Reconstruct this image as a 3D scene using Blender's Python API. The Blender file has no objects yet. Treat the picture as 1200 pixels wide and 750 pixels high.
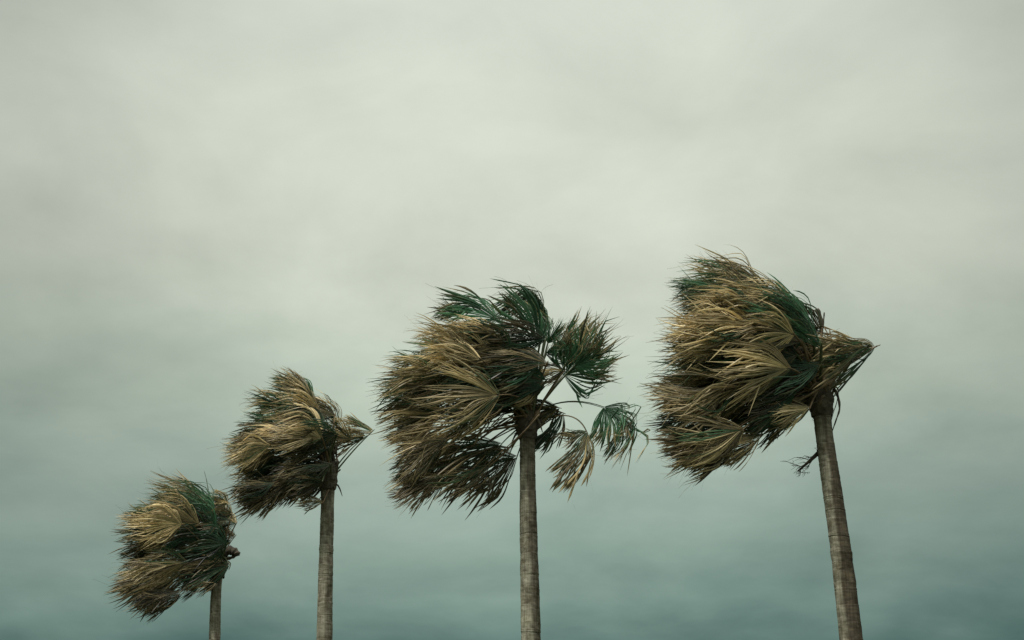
import bpy, math, random
import numpy as np
from mathutils import Vector

R = math.radians
scene = bpy.context.scene
col = scene.collection

# ------------------------------------------------------------------ camera
PITCH = 20.0
LENS_PX = 1667.0                     # 50 mm on a 36 mm sensor, in pixels of a 1200 px wide picture
cam_data = bpy.data.cameras.new("camera")
cam_data.lens = 50.0
cam_data.sensor_width = 36.0
cam_data.clip_end = 20000.0
cam = bpy.data.objects.new("camera", cam_data)
col.objects.link(cam)
EYE = Vector((0.0, 0.0, 1.6))
cam.location = EYE
cam.rotation_euler = (R(90 + PITCH), 0, 0)
scene.camera = cam

# ------------------------------------------------------------------ sky and sun (storm overcast)
SUN_EL, SUN_AZ = 60.0, 212.0         # azimuth clockwise from +Y: behind the camera, a little to its left


def srgb(r, g, b):
    def f(v):
        v /= 255.0
        return v / 12.92 if v <= 0.04045 else ((v + 0.055) / 1.055) ** 2.4
    return (f(r), f(g), f(b), 1.0)


world = bpy.data.worlds.new("World")
scene.world = world
world.use_nodes = True
wn, wl = world.node_tree.nodes, world.node_tree.links
wn.clear()
w_out = wn.new("ShaderNodeOutputWorld")
w_bg = wn.new("ShaderNodeBackground")
w_bg.inputs["Strength"].default_value = 0.1
w_sky = wn.new("ShaderNodeTexSky")
w_sky.sky_type = 'NISHITA'
w_sky.sun_disc = False
w_sky.sun_elevation = R(SUN_EL)
w_sky.sun_rotation = R(SUN_AZ)
w_tc = wn.new("ShaderNodeTexCoord")
w_sep = wn.new("ShaderNodeSeparateXYZ")
wl.new(w_tc.outputs["Generated"], w_sep.inputs[0])
# soft, low cloud structure: project the direction on a cloud deck, so that clouds flatten towards the horizon
w_zc = wn.new("ShaderNodeMath"); w_zc.operation = 'MAXIMUM'; w_zc.inputs[1].default_value = 0.0
wl.new(w_sep.outputs["Z"], w_zc.inputs[0])
w_za = wn.new("ShaderNodeMath"); w_za.operation = 'ADD'; w_za.inputs[1].default_value = 0.22
wl.new(w_zc.outputs[0], w_za.inputs[0])
w_dx = wn.new("ShaderNodeMath"); w_dx.operation = 'DIVIDE'
w_dy = wn.new("ShaderNodeMath"); w_dy.operation = 'DIVIDE'
wl.new(w_sep.outputs["X"], w_dx.inputs[0]); wl.new(w_za.outputs[0], w_dx.inputs[1])
wl.new(w_sep.outputs["Y"], w_dy.inputs[0]); wl.new(w_za.outputs[0], w_dy.inputs[1])
w_cmb = wn.new("ShaderNodeCombineXYZ")
wl.new(w_dx.outputs[0], w_cmb.inputs[0]); wl.new(w_dy.outputs[0], w_cmb.inputs[1])


def cloud_noise(scale, detail, rough, offset, distortion=0.0):
    mp = wn.new("ShaderNodeMapping")
    mp.inputs["Location"].default_value = offset
    wl.new(w_cmb.outputs[0], mp.inputs["Vector"])
    n = wn.new("ShaderNodeTexNoise")
    n.inputs["Scale"].default_value = scale
    n.inputs["Detail"].default_value = detail
    n.inputs["Roughness"].default_value = rough
    n.inputs["Distortion"].default_value = distortion
    wl.new(mp.outputs[0], n.inputs["Vector"])
    return n


n_big = cloud_noise(1.1, 3.0, 0.5, (3.3, 1.9, 0.0), 0.4)
n_small = cloud_noise(3.4, 5.0, 0.55, (0.7, 5.1, 0.0), 0.15)
# height of the sky, shifted a little by the clouds, looks up the overcast colour
w_c1 = wn.new("ShaderNodeMath"); w_c1.operation = 'MULTIPLY_ADD'
w_c1.inputs[1].default_value = 0.12; w_c1.inputs[2].default_value = -0.06
wl.new(n_big.outputs["Fac"], w_c1.inputs[0])
w_c2 = wn.new("ShaderNodeMath"); w_c2.operation = 'MULTIPLY_ADD'
w_c2.inputs[1].default_value = 0.06; w_c2.inputs[2].default_value = -0.03
wl.new(n_small.outputs["Fac"], w_c2.inputs[0])
w_h1 = wn.new("ShaderNodeMath"); w_h1.operation = 'ADD'
wl.new(w_sep.outputs["Z"], w_h1.inputs[0]); wl.new(w_c1.outputs[0], w_h1.inputs[1])
w_h2 = wn.new("ShaderNodeMath"); w_h2.operation = 'ADD'
wl.new(w_h1.outputs[0], w_h2.inputs[0]); wl.new(w_c2.outputs[0], w_h2.inputs[1])
w_ramp = wn.new("ShaderNodeValToRGB")
SKY = [(0.00, (66, 88, 86)), (0.10, (70, 99, 91)), (0.14, (102, 127, 117)), (0.18, (124, 145, 133)), (0.23, (138, 154, 142)),
       (0.29, (156, 168, 153)), (0.36, (176, 182, 168)), (0.43, (184, 189, 175)), (0.56, (182, 187, 175)), (1.0, (249, 249, 240))]
els = w_ramp.color_ramp.elements
els[0].position, els[0].color = SKY[0][0], srgb(*SKY[0][1])
els[1].position, els[1].color = SKY[-1][0], srgb(*SKY[-1][1])
for p, c in SKY[1:-1]:
    e = els.new(p); e.color = srgb(*c)
wl.new(w_h2.outputs[0], w_ramp.inputs["Fac"])
# the cover is thinner, so brighter, in a wide patch above the row of palms; the clouds vary it a little
w_nrm = wn.new("ShaderNodeVectorMath"); w_nrm.operation = 'DOT_PRODUCT'
w_nrm.inputs[1].default_value = (0.02, math.cos(R(26)), math.sin(R(26)))
wl.new(w_tc.outputs["Generated"], w_nrm.inputs[0])
w_mr = wn.new("ShaderNodeMapRange"); w_mr.interpolation_type = 'SMOOTHERSTEP'
w_mr.inputs["From Min"].default_value = 0.915; w_mr.inputs["From Max"].default_value = 1.005
w_mr.inputs["To Min"].default_value = 1.0; w_mr.inputs["To Max"].default_value = 1.40
wl.new(w_nrm.outputs["Value"], w_mr.inputs["Value"])
w_v1 = wn.new("ShaderNodeMath"); w_v1.operation = 'MULTIPLY_ADD'
w_v1.inputs[1].default_value = 0.40; w_v1.inputs[2].default_value = 0.63
wl.new(n_small.outputs["Fac"], w_v1.inputs[0])
w_v3 = wn.new("ShaderNodeMath"); w_v3.operation = 'MULTIPLY_ADD'
w_v3.inputs[1].default_value = 0.36
wl.new(n_big.outputs["Fac"], w_v3.inputs[0]); wl.new(w_v1.outputs[0], w_v3.inputs[2])
n_mot = wn.new("ShaderNodeTexNoise")
n_mot.inputs["Scale"].default_value = 5.5; n_mot.inputs["Detail"].default_value = 6.0; n_mot.inputs["Roughness"].default_value = 0.6
n_mot.inputs["Distortion"].default_value = 0.6
w_mm = wn.new("ShaderNodeMapping"); w_mm.inputs["Location"].default_value = (1.7, 0.4, 2.2); w_mm.inputs["Scale"].default_value = (1, 1, 1.7)
wl.new(w_tc.outputs["Generated"], w_mm.inputs["Vector"]); wl.new(w_mm.outputs[0], n_mot.inputs["Vector"])
w_v4 = wn.new("ShaderNodeMath"); w_v4.operation = 'MULTIPLY_ADD'
w_v4.inputs[1].default_value = 0.30; w_v4.inputs[2].default_value = -0.15
wl.new(n_mot.outputs["Fac"], w_v4.inputs[0])
w_v5 = wn.new("ShaderNodeMath"); w_v5.operation = 'ADD'
wl.new(w_v3.outputs[0], w_v5.inputs[0]); wl.new(w_v4.outputs[0], w_v5.inputs[1])
w_v2 = wn.new("ShaderNodeMath"); w_v2.operation = 'MULTIPLY'
wl.new(w_mr.outputs["Result"], w_v2.inputs[0]); wl.new(w_v5.outputs[0], w_v2.inputs[1])
w_val = wn.new("ShaderNodeVectorMath"); w_val.operation = 'SCALE'
wl.new(w_ramp.outputs["Color"], w_val.inputs[0]); wl.new(w_v2.outputs[0], w_val.inputs["Scale"])
# the cloud deck in the units of the physical sky (which the Background scales by its strength)
w_scl = wn.new("ShaderNodeMix"); w_scl.data_type = 'RGBA'; w_scl.blend_type = 'MULTIPLY'
w_scl.inputs["Factor"].default_value = 1.0
w_scl.inputs["B"].default_value = (5.92, 5.92, 5.92, 1.0)
wl.new(w_val.outputs[0], w_scl.inputs["A"])
w_mix = wn.new("ShaderNodeMix"); w_mix.data_type = 'RGBA'
w_mix.inputs["Factor"].default_value = 0.97          # a closed cloud cover: little clear sky comes through
wl.new(w_sky.outputs[0], w_mix.inputs["A"])
wl.new(w_scl.outputs["Result"], w_mix.inputs["B"])
wl.new(w_mix.outputs["Result"], w_bg.inputs["Color"])
wl.new(w_bg.outputs[0], w_out.inputs["Surface"])

sun_data = bpy.data.lights.new("sun", 'SUN')
sun_data.energy = 1.5
sun_data.angle = R(12)
sun_data.color = (1.0, 0.97, 0.90)
sun = bpy.data.objects.new("sun", sun_data)
col.objects.link(sun)
sun.location = (0, 0, 60)
sd = Vector((math.sin(R(SUN_AZ)) * math.cos(R(SUN_EL)), math.cos(R(SUN_AZ)) * math.cos(R(SUN_EL)), math.sin(R(SUN_EL))))
sun.rotation_euler = sd.to_track_quat('Z', 'Y').to_euler()

scene.view_settings.view_transform = 'Standard'
scene.view_settings.look = 'None'
scene.view_settings.exposure = 0.75
scene.view_settings.gamma = 1.0
scene.view_settings.use_curve_mapping = False

# ------------------------------------------------------------------ helpers
_cp, _sp = math.cos(R(PITCH)), math.sin(R(PITCH))


def at(px, py, Y):
    """The point of the vertical plane at distance Y that the photograph (1200 x 750) shows at pixel px, py."""
    u, v = (px - 600.0) / LENS_PX, (375.0 - py) / LENS_PX
    d = Vector((u, _cp - v * _sp, _sp + v * _cp))
    return EYE + d * (Y / d.y)


def mat(name):
    m = bpy.data.materials.new(name)
    m.use_nodes = True
    n, l = m.node_tree.nodes, m.node_tree.links
    return m, n, l, n["Principled BSDF"]


def ramp(n, stops):
    r = n.new("ShaderNodeValToRGB")
    e = r.color_ramp.elements
    e[0].position, e[0].color = stops[0][0], stops[0][1]
    e[1].position, e[1].color = stops[-1][0], stops[-1][1]
    for p, c in stops[1:-1]:
        x = e.new(p); x.color = c
    return r


def leaf_material():
    m, n, l, b = mat("palm_leaf")
    a = n.new("ShaderNodeAttribute"); a.attribute_name = "leaf"
    s = n.new("ShaderNodeSeparateColor"); l.new(a.outputs["Color"], s.inputs[0])
    tc = n.new("ShaderNodeTexCoord")
    nz = n.new("ShaderNodeTexNoise"); nz.inputs["Scale"].default_value = 9.0; nz.inputs["Detail"].default_value = 4.0
    l.new(tc.outputs["Object"], nz.inputs["Vector"])
    ma = n.new("ShaderNodeMath"); ma.operation = 'MULTIPLY_ADD'
    ma.inputs[1].default_value = 0.36; ma.inputs[2].default_value = -0.18
    l.new(nz.outputs["Fac"], ma.inputs[0])
    ad = n.new("ShaderNodeMath"); ad.operation = 'ADD'; ad.use_clamp = True
    l.new(s.outputs["Red"], ad.inputs[0]); l.new(ma.outputs[0], ad.inputs[1])
    rp = ramp(n, [(0.0, (0.075, 0.195, 0.104, 1)), (0.28, (0.088, 0.170, 0.082, 1)), (0.44, (0.125, 0.125, 0.058, 1)),
                  (0.60, (0.232, 0.188, 0.092, 1)), (0.80, (0.515, 0.405, 0.205, 1)), (1.0, (0.710, 0.575, 0.330, 1))])
    l.new(ad.outputs[0], rp.inputs["Fac"])
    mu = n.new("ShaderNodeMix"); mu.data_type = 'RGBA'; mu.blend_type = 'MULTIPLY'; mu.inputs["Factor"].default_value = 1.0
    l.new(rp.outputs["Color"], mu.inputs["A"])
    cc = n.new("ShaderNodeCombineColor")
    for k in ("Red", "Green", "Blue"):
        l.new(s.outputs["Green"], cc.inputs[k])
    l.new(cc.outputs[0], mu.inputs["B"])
    l.new(mu.outputs["Result"], b.inputs["Base Color"])
    b.inputs["Roughness"].default_value = 0.42
    b.inputs["Specular IOR Level"].default_value = 0.45
    tr = n.new("ShaderNodeBsdfTranslucent"); l.new(mu.outputs["Result"], tr.inputs["Color"])
    mx = n.new("ShaderNodeMixShader"); tm = n.new("ShaderNodeMapRange")           # live leaves let more light through than straw
    tm.inputs["From Min"].default_value = 0.2; tm.inputs["From Max"].default_value = 0.6
    tm.inputs["To Min"].default_value = 0.42; tm.inputs["To Max"].default_value = 0.12
    l.new(ad.outputs[0], tm.inputs["Value"]); l.new(tm.outputs["Result"], mx.inputs[0])
    l.new(b.outputs[0], mx.inputs[1]); l.new(tr.outputs[0], mx.inputs[2])
    l.new(mx.outputs[0], n["Material Output"].inputs["Surface"])
    return m


def stalk_material(name, c0, c1, rough=0.6):
    m, n, l, b = mat(name)
    tc = n.new("ShaderNodeTexCoord")
    nz = n.new("ShaderNodeTexNoise"); nz.inputs["Scale"].default_value = 7.0; nz.inputs["Detail"].default_value = 6.0
    l.new(tc.outputs["Object"], nz.inputs["Vector"])
    rp = ramp(n, [(0.3, c0), (0.7, c1)])
    l.new(nz.outputs["Fac"], rp.inputs["Fac"]); l.new(rp.outputs["Color"], b.inputs["Base Color"])
    bp = n.new("ShaderNodeBump"); bp.inputs["Strength"].default_value = 0.5; bp.inputs["Distance"].default_value = 0.01
    l.new(nz.outputs["Fac"], bp.inputs["Height"]); l.new(bp.outputs[0], b.inputs["Normal"])
    b.inputs["Roughness"].default_value = rough
    return m


def bark_material():
    m, n, l, b = mat("palm_bark")
    a = n.new("ShaderNodeAttribute"); a.attribute_name = "bark"
    s = n.new("ShaderNodeSeparateColor"); l.new(a.outputs["Color"], s.inputs[0])
    tc = n.new("ShaderNodeTexCoord")
    mp = n.new("ShaderNodeMapping"); mp.inputs["Scale"].default_value = (1, 1, 4.5)
    l.new(tc.outputs["Object"], mp.inputs["Vector"])
    nz = n.new("ShaderNodeTexNoise"); nz.inputs["Scale"].default_value = 6.0; nz.inputs["Detail"].default_value = 8.0
    nz.inputs["Roughness"].default_value = 0.65
    l.new(mp.outputs[0], nz.inputs["Vector"])
    mp2 = n.new("ShaderNodeMapping"); mp2.inputs["Scale"].default_value = (30, 30, 1.6)
    l.new(tc.outputs["Object"], mp2.inputs["Vector"])
    n2 = n.new("ShaderNodeTexNoise"); n2.inputs["Scale"].default_value = 1.5; n2.inputs["Detail"].default_value = 5.0
    l.new(mp2.outputs[0], n2.inputs["Vector"])
    dry = ramp(n, [(0.28, (0.180, 0.172, 0.128, 1)), (0.5, (0.340, 0.328, 0.250, 1)), (0.72, (0.490, 0.475, 0.385, 1))])
    l.new(nz.outputs["Fac"], dry.inputs["Fac"])
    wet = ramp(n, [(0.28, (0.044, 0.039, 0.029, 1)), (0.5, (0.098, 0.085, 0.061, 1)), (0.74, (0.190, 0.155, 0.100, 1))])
    l.new(nz.outputs["Fac"], wet.inputs["Fac"])
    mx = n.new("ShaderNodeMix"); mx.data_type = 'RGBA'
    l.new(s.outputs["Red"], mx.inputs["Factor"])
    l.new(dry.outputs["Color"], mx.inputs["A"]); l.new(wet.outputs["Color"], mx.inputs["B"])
    fr = ramp(n, [(0.35, (0.55, 0.52, 0.48, 1)), (0.6, (1, 1, 1, 1))])
    l.new(n2.outputs["Fac"], fr.inputs["Fac"])
    mu = n.new("ShaderNodeMix"); mu.data_type = 'RGBA'; mu.blend_type = 'MULTIPLY'; mu.inputs["Factor"].default_value = 0.8
    l.new(mx.outputs["Result"], mu.inputs["A"]); l.new(fr.outputs["Color"], mu.inputs["B"])
    n3 = n.new("ShaderNodeTexNoise"); n3.inputs["Scale"].default_value = 3.2; n3.inputs["Detail"].default_value = 7.0
    n3.inputs["Roughness"].default_value = 0.7
    l.new(tc.outputs["Object"], n3.inputs["Vector"])
    pt = ramp(n, [(0.40, (0.54, 0.50, 0.43, 1)), (0.52, (1, 1, 1, 1)), (0.66, (1.12, 1.12, 1.06, 1))])
    l.new(n3.outputs["Fac"], pt.inputs["Fac"])
    m3 = n.new("ShaderNodeMix"); m3.data_type = 'RGBA'; m3.blend_type = 'MULTIPLY'; m3.inputs["Factor"].default_value = 0.9
    l.new(mu.outputs["Result"], m3.inputs["A"]); l.new(pt.outputs["Color"], m3.inputs["B"])
    mu = m3
    # the scars between two leaf rings are darker, fibrous tissue
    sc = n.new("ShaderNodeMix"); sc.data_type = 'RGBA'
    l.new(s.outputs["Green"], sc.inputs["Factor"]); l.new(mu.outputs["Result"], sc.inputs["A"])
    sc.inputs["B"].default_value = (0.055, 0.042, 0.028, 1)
    l.new(sc.outputs["Result"], b.inputs["Base Color"])
    bp = n.new("ShaderNodeBump"); bp.inputs["Strength"].default_value = 0.6; bp.inputs["Distance"].default_value = 0.012
    l.new(n2.outputs["Fac"], bp.inputs["Height"]); l.new(bp.outputs[0], b.inputs["Normal"])
    b.inputs["Roughness"].default_value = 0.85
    b.inputs["Specular IOR Level"].default_value = 0.2
    return m


def ground_material():
    m, n, l, b = mat("ground_grass")
    tc = n.new("ShaderNodeTexCoord")
    nz = n.new("ShaderNodeTexNoise"); nz.inputs["Scale"].default_value = 0.6; nz.inputs["Detail"].default_value = 8.0
    l.new(tc.outputs["Object"], nz.inputs["Vector"])
    rp = ramp(n, [(0.3, (0.030, 0.042, 0.020, 1)), (0.55, (0.055, 0.062, 0.030, 1)), (0.75, (0.095, 0.085, 0.050, 1))])
    l.new(nz.outputs["Fac"], rp.inputs["Fac"]); l.new(rp.outputs["Color"], b.inputs["Base Color"])
    bp = n.new("ShaderNodeBump"); bp.inputs["Strength"].default_value = 0.6
    l.new(nz.outputs["Fac"], bp.inputs["Height"]); l.new(bp.outputs[0], b.inputs["Normal"])
    b.inputs["Roughness"].default_value = 0.95
    return m


LEAF = leaf_material()
BARK = bark_material()
GREEN_STALK = stalk_material("green_petiole", (0.045, 0.085, 0.040, 1), (0.130, 0.135, 0.060, 1), 0.45)
DRY_STALK = stalk_material("dry_petiole", (0.110, 0.075, 0.040, 1), (0.260, 0.185, 0.100, 1))
DEAD = stalk_material("dead_fibre", (0.034, 0.030, 0.022, 1), (0.115, 0.096, 0.064, 1), 0.9)
GROUND = ground_material()


def link(name, verts, faces, material, parent=None, base=None, attr=None, label=None, smooth=True):
    me = bpy.data.meshes.new(name)
    v = np.asarray(verts, dtype=np.float64)
    if base is not None:
        v = v - np.array(base)
    me.from_pydata(v.tolist(), [], faces)
    if attr is not None:
        an, data = attr
        ca = me.color_attributes.new(an, 'FLOAT_COLOR', 'POINT')
        d = np.ones((len(v), 4), dtype=np.float32)
        d[:, :data.shape[1]] = data
        ca.data.foreach_set("color", d.ravel())
    if smooth:
        me.polygons.foreach_set("use_smooth", [True] * len(me.polygons))
    me.materials.append(material)
    me.update()
    o = bpy.data.objects.new(name, me)
    col.objects.link(o)
    if parent is not None:
        o.parent = parent
    if label:
        o["label"] = label
    return o


def tube(V, Fc, pts, radii, sides=6, flat=1.0, cap=True):
    """A tube along pts (Vectors) appended to V, Fc; flat < 1 squashes it."""
    n0 = len(V)
    prev = None
    for i, p in enumerate(pts):
        t = (pts[min(i + 1, len(pts) - 1)] - pts[max(i - 1, 0)]).normalized()
        ref = prev if prev is not None else (Vector((0, 0, 1)) if abs(t.z) < 0.9 else Vector((0, 1, 0)))
        a = (ref - t * ref.dot(t)).normalized()
        prev = a
        b = t.cross(a)
        for k in range(sides):
            an = 2 * math.pi * k / sides
            V.append(tuple(p + (a * math.cos(an) * flat + b * math.sin(an)) * radii[i]))
    for i in range(len(pts) - 1):
        for k in range(sides):
            k2 = (k + 1) % sides
            Fc.append((n0 + i * sides + k, n0 + i * sides + k2, n0 + (i + 1) * sides + k2, n0 + (i + 1) * sides + k))
    if cap:
        Fc.append(tuple(n0 + k for k in range(sides))[::-1])
        e = n0 + (len(pts) - 1) * sides
        Fc.append(tuple(e + k for k in range(sides)))


def bezier(p0, p1, p2, n):
    return [p0 * (1 - t) ** 2 + p1 * 2 * t * (1 - t) + p2 * t ** 2 for t in (i / (n - 1) for i in range(n))]


def smooth(e0, e1, x):
    t = np.clip((x - e0) / (e1 - e0), 0, 1)
    return t * t * (3 - 2 * t)


def unit(v):
    return v / np.maximum(np.linalg.norm(v, axis=-1, keepdims=True), 1e-9)


# ------------------------------------------------------------------ the leaf of a fan palm, blown by the wind
def blade_mesh(rng, hub, axis, wind, spread, length, dry, tip=0.35, roll=None, bend=0.85, n=58, rows=11,
               toward=0.0, wdepth=0.0, tone=1.0, kink=0.16, cup=0.55, mess=1.0, split=0.40, wide=0.038, start=0.12, bend_end=0.72):
    """Segments radiate from the hub and are swept downwind. Angles in degrees in the plane of the row of palms
    (0 right, 90 up, 180 left); toward / wdepth lean axis and wind towards the viewer's side (-Y)."""
    if roll is None:
        roll = rng.choice([-1, 1]) * rng.uniform(15, 50)
    a, w = R(axis), R(wind)
    A = unit(np.array([math.cos(a), -toward, math.sin(a)]))
    P = np.array([-math.sin(a), 0, math.cos(a)])
    P = unit(P - A * (P @ A))
    N = np.cross(A, P)
    S = P * math.cos(R(roll)) + N * math.sin(R(roll))
    N = np.cross(A, S)
    if N[1] > 0:
        N = -N
    W = unit(np.array([math.cos(w), -wdepth, math.sin(w)]))
    # locks: neighbouring segments stick together
    lock = np.cumsum(rng.random(n) < 0.30)
    nl = lock[-1] + 1
    lj = rng.normal(0, 0.17 * mess, (nl, 3))[lock] + rng.normal(0, 0.07 * mess, (n, 3))
    ldry = (rng.normal(0, 0.10, nl) - rng.uniform(.15, .5, nl) * (rng.random(nl) < 0.42))[lock] + rng.normal(0, 0.08, n)
    ltone = np.clip(1 + rng.normal(0, 0.36, nl)[lock] + rng.normal(0, 0.17, n), 0.30, 1.7) * tone
    u = np.linspace(-1, 1, n) + rng.normal(0, 0.012, n)
    ang = np.radians(u * spread)
    D0 = unit(np.cos(ang)[:, None] * A + np.sin(ang)[:, None] * S
              + N[None, :] * (cup * (1 - u ** 2) - 0.1)[:, None] + lj * 0.25)
    Wi = unit(W[None, :] + lj + (S * 0.12)[None, :] * u[:, None] + N[None, :] * (0.22 * cup * (1 - u ** 2))[:, None])
    L = 0.89 * length * (0.74 + 0.26 * np.cos(u * math.pi / 2)) * np.clip(rng.normal(0.97, 0.09, n) + rng.normal(0, .09, nl)[lock], 0.55, 1.15)
    s = np.linspace(0, 1, rows) ** 1.1
    step = np.diff(s)
    kinked = rng.random(n) < kink
    kpos = rng.uniform(0.35, 0.75, n)
    kdir = unit(W[None, :] * 0.9 + rng.normal(0, 0.36, (n, 3)) + np.array([0, 0, -0.25]))
    ph = rng.uniform(0, 6.28, nl)[lock] + rng.normal(0, 0.35, n)
    amp = rng.normal(0, 0.25 * mess, nl)[lock] + rng.normal(0, 0.09 * mess, n)
    fr = rng.uniform(3.0, 8.0, nl)[lock]
    pts = np.zeros((n, rows, 3))
    dirs = np.zeros((n, rows, 3))
    # the costa: the middle segments leave a little farther out
    pts[:, 0] = hub[None, :] + A[None, :] * (0.06 * length * (1 - u ** 2))[:, None] + S[None, :] * (0.012 * u)[:, None]
    for j in range(rows):
        k = bend * smooth(start, bend_end, s[j])
        d = unit(D0 * (1 - k) + Wi * k + S[None, :] * (amp * np.sin(ph + fr * s[j]) * min(1, 2 * s[j]))[:, None]
                 + N[None, :] * (amp * np.cos(ph * 1.7 + fr * s[j]) * min(1, 2 * s[j]))[:, None])
        d = np.where((kinked & (s[j] > kpos))[:, None], unit(d * 0.25 + kdir), d)
        dirs[:, j] = d
        if j < rows - 1:
            pts[:, j + 1] = pts[:, j] + d * (L * step[j])[:, None]
    da = 2 * np.radians(spread) / n
    ss = s[None, :] * L[:, None]
    grow = ss * da * 1.15 + 0.004
    cap_w = wide * (length / 1.7) ** 0.5 * np.clip(1 - np.clip((s - split) / (1 - split), 0, 1) ** 1.9, 0.0, 1)[None, :]
    wd = np.minimum(grow, cap_w) * np.clip(rng.normal(1, .18, n), .6, 1.5)[:, None]
    wd = np.maximum(wd, 0.0025)
    # width direction of a strip: across the fan near the hub, then twisted by the wind
    tw = rng.normal(0, 0.6, n)[:, None] * smooth(0.2, 0.9, s)[None, :]
    side = S[None, None, :] * np.cos(ang)[:, None, None] - A[None, None, :] * np.sin(ang)[:, None, None]
    side = np.repeat(side, rows, 1)
    side = unit(side - dirs * np.sum(side * dirs, -1, keepdims=True) + 1e-6)
    up = np.cross(dirs, side)
    sd_ = side * np.cos(tw)[..., None] + up * np.sin(tw)[..., None]
    nn = np.cross(dirs, sd_)
    fold = 0.30
    left = pts - sd_ * (wd / 2)[..., None]
    mid = pts + nn * (wd * fold)[..., None]
    right = pts + sd_ * (wd / 2)[..., None]
    V = np.stack([left, mid, right], 2).reshape(-1, 3)
    F = []
    for i in range(n):
        o = i * rows * 3
        for j in range(rows - 1):
            p = o + j * 3
            F.append((p, p + 1, p + 4, p + 3))
            F.append((p + 1, p + 2, p + 5, p + 4))
    # loose fibres that fray from the segments
    nt = int(n * 0.7)
    pick = rng.integers(0, n, nt)
    j0 = rng.integers(int(rows * .45), rows - 2, nt)
    tr = 6
    tp = np.zeros((nt, tr, 3))
    tp[:, 0] = pts[pick, j0]
    td = unit(dirs[pick, j0] + rng.normal(0, .28, (nt, 3)))
    curl = rng.normal(0, .30, (nt, 3))
    tl = L[pick] * rng.uniform(.18, .42, nt)
    for q in range(1, tr):
        td = unit(td + curl * .5 + W[None, :] * .12 + rng.normal(0, .07, (nt, 3)))
        tp[:, q] = tp[:, q - 1] + td * (tl / (tr - 1))[:, None]
    base_n = len(V)
    tw_ = np.array([0, 0, 1.0]) * 0.0024
    TV = np.stack([tp - tw_, tp + tw_ * np.linspace(1, .3, tr)[None, :, None]], 2).reshape(-1, 3)
    V = np.concatenate([V, TV])
    for i in range(nt):
        o = base_n + i * tr * 2
        for q in range(tr - 1):
            F.append((o + q * 2, o + q * 2 + 1, o + q * 2 + 3, o + q * 2 + 2))
    dv = dry + ldry[:, None] + tip * smooth(0.25, 0.95, s)[None, :] + 0 * ss
    dv = np.clip(dv, 0, 1)
    tv = np.repeat(ltone[:, None], rows, 1)
    C = np.zeros((n, rows, 3, 3))
    C[..., 0] = dv[..., None]
    C[..., 1] = tv[..., None]
    C[..., 2] = s[None, :, None]
    CT = np.zeros((nt * tr * 2, 3))
    CT[:, 0] = np.repeat(np.clip(dry + tip + rng.normal(0, .15, nt), 0, 1), tr * 2)
    CT[:, 1] = np.repeat(ltone[pick], tr * 2)
    CT[:, 2] = 1
    return V, F, np.concatenate([C.reshape(-1, 3), CT])


ENVELOPE = {   # how far each wind-pressed crown reaches, photograph pixels
    4: [(1030, 405), (975, 400), (962, 385), (938, 350), (895, 316), (850, 328), (788, 342), (766, 375), (780, 400), (756, 425), (735, 452),
        (740, 490), (742, 518), (755, 536), (778, 548), (830, 535), (915, 518), (912, 505), (955, 478), (970, 440)],
    3: [(650, 400), (640, 360), (618, 332), (580, 345), (545, 342), (508, 360), (522, 388), (482, 420), (426, 465), (428, 500), (458, 525),
        (460, 545), (475, 570), (465, 597), (530, 582), (575, 580), (605, 545), (612, 520), (640, 515), (662, 490), (655, 440)],
    2: [(437, 505), (400, 470), (385, 450), (350, 436), (320, 442), (300, 475), (280, 505), (262, 545), (270, 560), (266, 580), (285, 600),
        (330, 590), (350, 572), (378, 570), (396, 560), (402, 530)],
    1: [(278, 610), (270, 590), (245, 570), (215, 550), (178, 550), (165, 575), (172, 595), (135, 600), (140, 625), (155, 640), (140, 660),
        (135, 690), (147, 722), (185, 715), (215, 695), (245, 680), (280, 660)],
}


TIERS = {   # the wind lays the dry leaves in tiers: a reference x and the heights of the tiers there, photograph pixels
    4: (900, (336, 392, 440, 506)), 3: (560, (374, 422, 462, 506, 548)), 2: (350, (470, 514, 558)), 1: (225, (572, 612, 657, 692))}

SLOTS = {   # open slots between the tiers where the wind has parted the leaves: centre and half size, photograph pixels
    4: (858, 472, 24, 8), 3: (560, 503, 22, 10), 2: (343, 547, 13, 5), 1: (198, 650, 10, 5)}


def reach(poly, x, y, deg):
    """Distance from x, y to the envelope in direction deg, or None from outside it."""
    dx, dy = math.cos(R(deg)), -math.sin(R(deg))
    ts = []
    for (ax, ay), (bx, by) in zip(poly, poly[1:] + poly[:1]):
        ex, ey = bx - ax, by - ay
        den = dx * ey - dy * ex
        if abs(den) < 1e-9:
            continue
        t = ((ax - x) * ey - (ay - y) * ex) / den
        q = ((ax - x) * dy - (ay - y) * dx) / den
        if t > 0 and 0 <= q <= 1:
            ts.append(t)
    return min(ts) if len(ts) % 2 else None


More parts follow.
